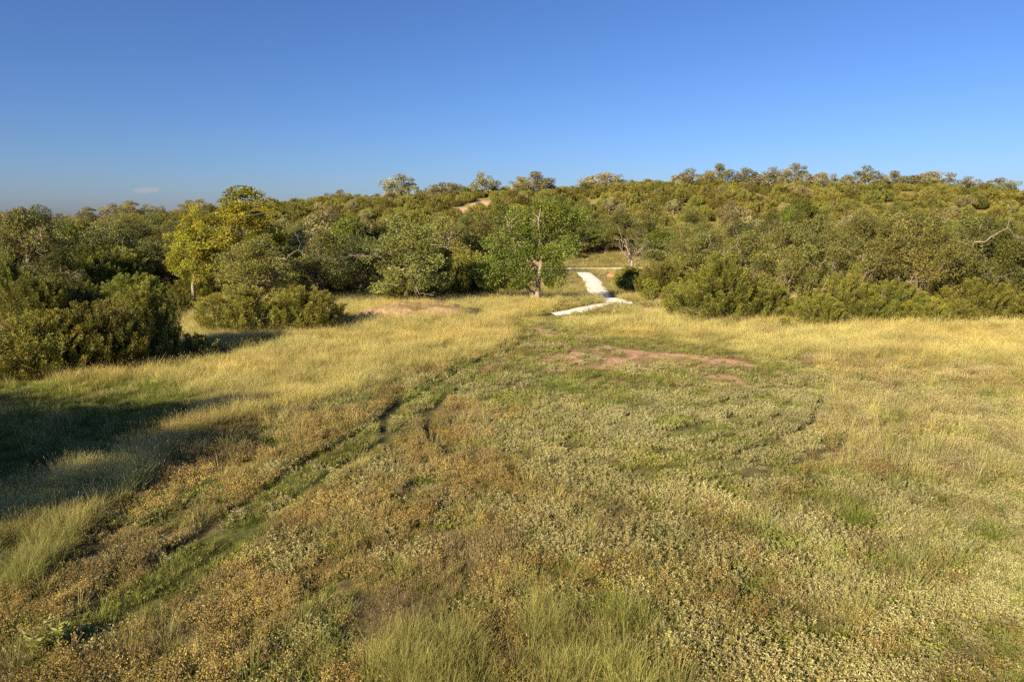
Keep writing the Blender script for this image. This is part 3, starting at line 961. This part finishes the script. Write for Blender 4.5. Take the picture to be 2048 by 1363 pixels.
def blades(bag, r, n, h, spread, width, lean, c0, c1, bend=.35, head=None, headc=None):
    """n grass blades rising from one root, colour from foot to tip"""
    for k in range(n):
        a = r.uniform(0, 2 * np.pi); d = np.array([math.cos(a), math.sin(a), 0])
        b = d * spread * r.random() ** .7
        hh = h * r.uniform(.55, 1.1); ln = lean * r.uniform(.2, 1.2)
        mid = b + d * hh * ln * .4 + np.array([0, 0, hh * .55])
        tip = b + d * hh * (ln + bend * r.random() * ln) + np.array([0, 0, hh * (1 - .25 * ln)])
        a2 = a + np.pi / 2 + r.normal() * .6
        s = np.array([math.cos(a2), math.sin(a2), 0]) * width * .5
        V = np.array([b - s, b + s, mid + s * .8, mid - s * .8, tip - s * .12, tip + s * .12])
        q = np.array([[0, 1, 2, 3], [3, 2, 5, 4]])
        v = r.uniform(.8, 1.2)
        cm = (np.array(c0) + np.array(c1)) / 2
        bag.add(V, q, np.array([c0, c0, cm, cm, c1, c1]) * v)
        if head is not None and r.random() < head[0]:
            sz = head[1]
            up = np.array([0, 0, sz])
            s2 = s / (np.linalg.norm(s) + 1e-9) * sz * head[2]
            s3 = np.cross(s2, (0, 0, 1.0))
            for ss in (s2, s3):
                V = np.array([tip - up * .3, tip + up * .4 + ss, tip + up, tip + up * .4 - ss])
                bag.add(V, np.array([[0, 1, 2, 3]]), np.array(headc) * r.uniform(.8, 1.2))


def herb(bag, r, n, h, spread, nl, L, W, c0, c1, stemc, flat=.3):
    """n leafy upright stems"""
    for k in range(n):
        a = r.uniform(0, 2 * np.pi); d = np.array([math.cos(a), math.sin(a), 0])
        b = d * spread * r.random() ** .6
        hh = h * r.uniform(.6, 1.15)
        tip = b + d * hh * .25 + np.array([0, 0, hh])
        s = np.array([-d[1], d[0], 0]) * .004
        bag.add(np.array([b - s, b + s, tip + s, tip - s]), np.array([[0, 1, 2, 3]]), np.array(stemc))
        t = r.uniform(.2, 1.0, nl)
        P = b + (tip - b) * t[:, None]
        D = r.normal(size=(nl, 3)) * np.array([1, 1, .4]) + np.array([0, 0, 1 - flat])
        V, q = leaves(P, D, L * r.uniform(.7, 1.3, nl), W, r)
        c = np.array(c0) + (np.array(c1) - np.array(c0)) * t[:, None]
        bag.add(V, q, np.repeat(c * r.uniform(.8, 1.2, (nl, 1)), 4, 0))


def flowers(bag, r, n, h, spread):
    """branching brown stems with small yellow and tan heads"""
    for k in range(n):
        a = r.uniform(0, 2 * np.pi); d = np.array([math.cos(a), math.sin(a), 0])
        b = d * spread * r.random() ** .6
        hh = h * r.uniform(.6, 1.15)
        top = b + d * hh * .2 * r.random() + np.array([0, 0, hh * .7])
        s = np.array([-d[1], d[0], 0]) * .004
        sc = np.array([.28, .19, .09]) * r.uniform(.7, 1.3)
        bag.add(np.array([b - s, b + s, top + s, top - s]), np.array([[0, 1, 2, 3]]), sc)
        nl = 7
        P = b + (top - b) * r.uniform(.1, .95, nl)[:, None]
        V, q = leaves(P, r.normal(size=(nl, 3)) + np.array([0, 0, .5]), .055, .014, r)
        bag.add(V, q, np.array([.24, .235, .06]) * r.uniform(.7, 1.3))
        for j in range(4):
            e = top + r.normal(size=3) * np.array([.06, .06, .04]) + np.array([0, 0, hh * .22])
            s2 = r.normal(size=3); s2[2] = 0; s2 *= .0028 / (np.linalg.norm(s2) + 1e-9)
            bag.add(np.array([top - s2, top + s2, e + s2, e - s2]), np.array([[0, 1, 2, 3]]), sc)
            rad = r.uniform(.007, .0145)
            u = r.random()
            hc_ = np.array([.68, .55, .11]) if u < .5 else (np.array([.60, .49, .23]) if u < .8 else np.array([.46, .32, .14]))
            o_ = np.array([[rad, 0, 0], [0, rad, 0], [-rad, 0, 0], [0, -rad, 0]])
            bag.add(e + o_ + np.array([0, 0, rad * .3]), np.array([[0, 1, 2, 3]]), hc_)
            bag.add(e + np.array([[rad, 0, -rad * .6], [0, 0, rad], [-rad, 0, -rad * .6], [0, 0, -rad]]), np.array([[0, 1, 2, 3]]), hc_ * .9)


def tuft_set(kind, nvar, r):
    out = []
    for k in range(nvar):
        b = Bag()
        if kind == 'tall':
            blades(b, r, 40, .74, .17, .0065, .55, (.20, .23, .06), (.66, .56, .21), .6, (.12, .07, .06), (.64, .55, .27))
            m = M_TALL
        elif kind == 'short':
            blades(b, r, 34, .26, .16, .008, .6, (.12, .165, .03), (.26, .29, .06), .5)
            m = M_TALL
        elif kind == 'sage':
            herb(b, r, 11, .22, .15, 12, .055, .018, (.175, .175, .08), (.40, .385, .17), (.24, .19, .11))
            m = M_HERB
        elif kind == 'flower':
            flowers(b, r, 8, .31, .17)
            blades(b, r, 12, .24, .16, .007, .6, (.18, .20, .05), (.40, .37, .12))
            m = M_HERB
        elif kind == 'dry':
            blades(b, r, 30, .29, .17, .006, .65, (.20, .155, .075), (.44, .345, .175), .5, (.4, .05, .10), (.48, .41, .21))
            m = M_HERB
        else:
            herb(b, r, 8, .16, .15, 10, .05, .028, (.13, .165, .035), (.26, .285, .07), (.18, .13, .06), .7)
            m = M_HERB
        out.append(b.mesh(kind + '_tuft', [m]))
    return out


def scatter(name, meshes, P, rot, scl, idx, tint, label, cat):
    """one object: tufts instanced on points by geometry nodes"""
    colx = bpy.data.collections.new(name + '_kinds')
    for i, me in enumerate(meshes):
        colx.objects.link(bpy.data.objects.new('%s_kind_%s' % (name, 'abcdefgh'[i]), me))
    me = bpy.data.meshes.new(name)
    me.vertices.add(len(P)); me.vertices.foreach_set('co', np.asarray(P, np.float32).ravel())
    a = me.attributes.new('rot', 'FLOAT_VECTOR', 'POINT'); a.data.foreach_set('vector', np.asarray(rot, np.float32).ravel())
    a = me.attributes.new('scl', 'FLOAT_VECTOR', 'POINT'); a.data.foreach_set('vector', np.asarray(scl, np.float32).ravel())
    a = me.attributes.new('idx', 'INT', 'POINT'); a.data.foreach_set('value', np.asarray(idx, np.int32))
    a = me.attributes.new('itint', 'FLOAT_COLOR', 'POINT')
    t = np.ones((len(P), 4), np.float32); t[:, :3] = tint
    a.data.foreach_set('color', t.ravel())
    o = link(name, me)
    ng = bpy.data.node_groups.new(name + '_scatter', 'GeometryNodeTree')
    ng.interface.new_socket('Geometry', in_out='INPUT', socket_type='NodeSocketGeometry')
    ng.interface.new_socket('Geometry', in_out='OUTPUT', socket_type='NodeSocketGeometry')
    n, l = ng.nodes, ng.links
    gi, go = n.new('NodeGroupInput'), n.new('NodeGroupOutput')
    ci_ = n.new('GeometryNodeCollectionInfo'); ci_.inputs['Collection'].default_value = colx
    ci_.inputs['Separate Children'].default_value = True; ci_.inputs['Reset Children'].default_value = True
    ip = n.new('GeometryNodeInstanceOnPoints')
    ip.inputs['Pick Instance'].default_value = True

    def named(nm, ty):
        q = n.new('GeometryNodeInputNamedAttribute'); q.data_type = ty; q.inputs['Name'].default_value = nm
        return [s for s in q.outputs if s.enabled and s.name == 'Attribute'][0]
    l.new(gi.outputs[0], ip.inputs['Points'])
    l.new(ci_.outputs[0], ip.inputs['Instance'])
    l.new(named('idx', 'INT'), ip.inputs['Instance Index'])
    er = n.new('FunctionNodeEulerToRotation')
    l.new(named('rot', 'FLOAT_VECTOR'), er.inputs[0]); l.new(er.outputs[0], ip.inputs['Rotation'])
    l.new(named('scl', 'FLOAT_VECTOR'), ip.inputs['Scale'])
    l.new(ip.outputs[0], go.inputs[0])
    md = o.modifiers.new('scatter', 'NODES'); md.node_group = ng
    return tag(o, label, cat, kind='stuff')


MX, MY = G(840, 634)
r = np.random.default_rng(77)
PX, PY, PS = [], [], []
for ylo, yhi, dens, sc in [(6.5, 17, 100, .80), (17, 28, 68, .86), (28, 42, 40, 1.0), (42, 62, 22, 1.25)]:
    area = (yhi - ylo) * (1.9 * (ylo + yhi) / 2 + 8)
    n = int(area * dens)
    Y = np.sqrt(r.uniform(ylo ** 2, yhi ** 2, n)) if ylo > 10 else r.uniform(ylo, yhi, n)
    X = r.uniform(-1, 1, n) * (.95 * Y + 4)
    PX.append(X); PY.append(Y); PS.append(np.full(n, sc))
# thinner grass in the wood gap, along the path and on the hill foot
n = 7000
Y = r.uniform(62, 116, n); X = r.uniform(-14, 34, n)
PX.append(X); PY.append(Y); PS.append(np.full(n, 1.7))
PX, PY, PS = np.concatenate(PX), np.concatenate(PY), np.concatenate(PS)
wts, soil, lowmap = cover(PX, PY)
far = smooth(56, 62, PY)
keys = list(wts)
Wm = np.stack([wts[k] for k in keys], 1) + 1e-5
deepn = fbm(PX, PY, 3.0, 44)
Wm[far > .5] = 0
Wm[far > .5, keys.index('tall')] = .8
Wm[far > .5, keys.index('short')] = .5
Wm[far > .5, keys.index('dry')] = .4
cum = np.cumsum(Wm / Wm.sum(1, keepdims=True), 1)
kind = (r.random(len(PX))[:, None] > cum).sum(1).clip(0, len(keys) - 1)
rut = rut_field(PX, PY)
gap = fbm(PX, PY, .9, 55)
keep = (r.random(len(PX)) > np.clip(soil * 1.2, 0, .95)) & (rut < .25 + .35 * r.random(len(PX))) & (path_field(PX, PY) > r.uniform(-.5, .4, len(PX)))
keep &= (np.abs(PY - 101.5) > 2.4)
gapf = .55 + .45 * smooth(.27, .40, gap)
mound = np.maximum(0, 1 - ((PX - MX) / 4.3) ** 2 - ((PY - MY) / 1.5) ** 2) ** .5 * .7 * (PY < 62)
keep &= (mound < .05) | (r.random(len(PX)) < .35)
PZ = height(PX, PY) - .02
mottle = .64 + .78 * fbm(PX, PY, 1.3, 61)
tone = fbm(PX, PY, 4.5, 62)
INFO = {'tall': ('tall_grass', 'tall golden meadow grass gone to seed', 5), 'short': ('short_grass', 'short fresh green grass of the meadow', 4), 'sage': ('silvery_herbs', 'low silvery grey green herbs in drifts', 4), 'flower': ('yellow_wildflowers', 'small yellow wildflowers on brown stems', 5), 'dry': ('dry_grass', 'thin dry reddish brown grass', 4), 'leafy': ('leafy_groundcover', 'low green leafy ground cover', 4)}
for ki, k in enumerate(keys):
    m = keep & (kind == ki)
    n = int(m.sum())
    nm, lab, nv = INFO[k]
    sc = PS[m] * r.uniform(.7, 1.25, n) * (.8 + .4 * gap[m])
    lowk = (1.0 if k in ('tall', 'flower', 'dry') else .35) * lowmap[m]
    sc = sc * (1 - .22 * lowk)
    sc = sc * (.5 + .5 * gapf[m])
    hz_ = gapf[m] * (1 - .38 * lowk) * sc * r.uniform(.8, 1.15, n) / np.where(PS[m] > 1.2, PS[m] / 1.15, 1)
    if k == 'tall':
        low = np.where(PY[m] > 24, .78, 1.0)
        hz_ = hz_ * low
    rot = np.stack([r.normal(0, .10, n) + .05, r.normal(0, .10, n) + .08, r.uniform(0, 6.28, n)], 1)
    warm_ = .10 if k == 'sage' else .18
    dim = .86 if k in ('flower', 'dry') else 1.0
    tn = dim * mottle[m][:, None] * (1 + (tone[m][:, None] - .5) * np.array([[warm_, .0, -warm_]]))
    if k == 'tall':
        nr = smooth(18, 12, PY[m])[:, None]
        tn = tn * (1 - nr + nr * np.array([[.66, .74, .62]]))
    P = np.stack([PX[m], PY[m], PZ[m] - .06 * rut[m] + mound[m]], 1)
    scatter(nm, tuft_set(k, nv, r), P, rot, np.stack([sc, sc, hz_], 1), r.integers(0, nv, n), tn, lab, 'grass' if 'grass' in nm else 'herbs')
    print('SCATTER', nm, n)

# far wood beyond the ridge and on the left skyline
n = 1500
Y = np.sqrt(r.uniform(200 ** 2, 820 ** 2, n)); px = np.where(r.random(n) < .75, r.uniform(-250, 700, n), r.uniform(600, 2300, n))
X = (px - 1024) / FPX * Y / CP
s = r.uniform(.75, 1.1, n)
P = np.stack([X, Y, height(X, Y) - .3], 1)
far_meshes = [[me for pn, me in PROTO[k]['parts'] if pn == 'crown'][0] for k in ('P0', 'P1', 'P2', 'K0')]
scatter('distant_woodland', far_meshes, P, np.stack([np.zeros(n), np.zeros(n), r.uniform(0, 6.28, n)], 1), np.stack([s * 1.2, s * 1.2, s * .85], 1), r.integers(0, 4, n), np.ones((n, 3)), 'far woodland along the low skyline', 'woodland')

# low brush between the hillside trees
n = 2200
Y = np.sqrt(r.uniform(118 ** 2, 196 ** 2, n)); px = r.uniform(250, 2200, n)
X = (px - 1024) / FPX * Y / CP
m = np.array([bare(a, b, 0) for a, b in zip(X, Y)]) & ~((np.abs(Y - 101.5) < 5))
X, Y = X[m], Y[m]; n = len(X)
s = r.uniform(.32, .62, n)
P = np.stack([X, Y, height(X, Y) - .1], 1)
brush_meshes = [[me for pn, me in PROTO[k]['parts'] if pn == 'crown'][0] for k in ('K0', 'K1', 'K2')]
scatter('hillside_brush', brush_meshes, P, np.stack([np.zeros(n), np.zeros(n), r.uniform(0, 6.28, n)], 1), np.stack([s * 1.3, s * 1.3, s], 1), r.integers(0, 3, n), np.ones((n, 3)), 'low olive brush covering the hillside between its trees', 'brush')

# two plants that stand out in the foreground
r = np.random.default_rng(31)


def plant(name, px, py, bag, mat, label, cat):
    X, Y = G(px, py)
    return tag(link(name, bag.mesh(name, [mat]), None, (X, Y, hz(X, Y) - .02)), label, cat)


M_PLANT = leaf_material('foreground_plant', (1, 1, 1), .35, .5, .02)
b = Bag(); blades(b, r, 420, .62, .42, .007, .5, (.10, .155, .02), (.24, .29, .045), .6)
plant('grass_tussock', 1245, 1255, b, M_PLANT, 'bright green bushy grass tussock near the bottom of the photo', 'grass tussock')
b = Bag(); herb(b, r, 16, .42, .22, 26, .13, .036, (.14, .18, .04), (.30, .32, .09), (.2, .16, .06), .5)
plant('leafy_plant', 98, 1300, b, M_PLANT, 'single light green leafy plant in the lower left corner', 'plant')
b = Bag(); blades(b, r, 260, .5, .36, .007, .55, (.11, .16, .02), (.26, .30, .05), .6)
plant('grass_tussock', 1715, 1050, b, M_PLANT, 'small bright green grass tussock on the right among silvery herbs', 'grass tussock')
b = Bag(); blades(b, r, 300, .5, .42, .007, .55, (.11, .16, .02), (.25, .29, .05), .6)
plant('grass_tussock', 1985, 1075, b, M_PLANT, 'bright green grass tussock nearest the right edge', 'grass tussock')

# a small cloud low in the sky on the left
cX, cY, cZ = at(293, 380, 5200)
n_, m_ = 48, 20
T_, F_ = np.meshgrid(np.linspace(0, 2 * np.pi, n_, endpoint=False), np.linspace(-np.pi / 2, np.pi / 2, m_))
x_, y_, z_ = np.cos(T_) * np.cos(F_), np.sin(T_) * np.cos(F_), np.sin(F_)
k_ = 1 + .7 * (fbm(x_ * 4 + 5, z_ * 3 + y_ * 2, 1.0, 71) - .5) * np.cos(F_)
ii_ = np.arange(n_ * m_).reshape(m_, n_); nn_ = np.roll(ii_, -1, 1)
cb = Bag(); cb.add(np.stack([x_ * 105 * k_, y_ * 60 * k_, z_ * 24 * k_ + x_ * 7], -1).reshape(-1, 3), np.stack([ii_[:-1], nn_[:-1], nn_[1:], ii_[1:]], -1).reshape(-1, 4))
mc, nc, lc = nodes_of('cloud_vapour')
pv = nc.new('ShaderNodeVolumePrincipled'); pv.inputs['Color'].default_value = (1, .74, .72, 1); pv.inputs['Density'].default_value = .0012
oc = nc.new('ShaderNodeOutputMaterial'); lc.new(pv.outputs[0], oc.inputs['Volume'])
tag(link('cloud', cb.mesh('cloud', [mc], True), None, (cX, cY, cZ)), 'small faint pinkish cloud low in the sky on the left', 'cloud', kind='stuff')
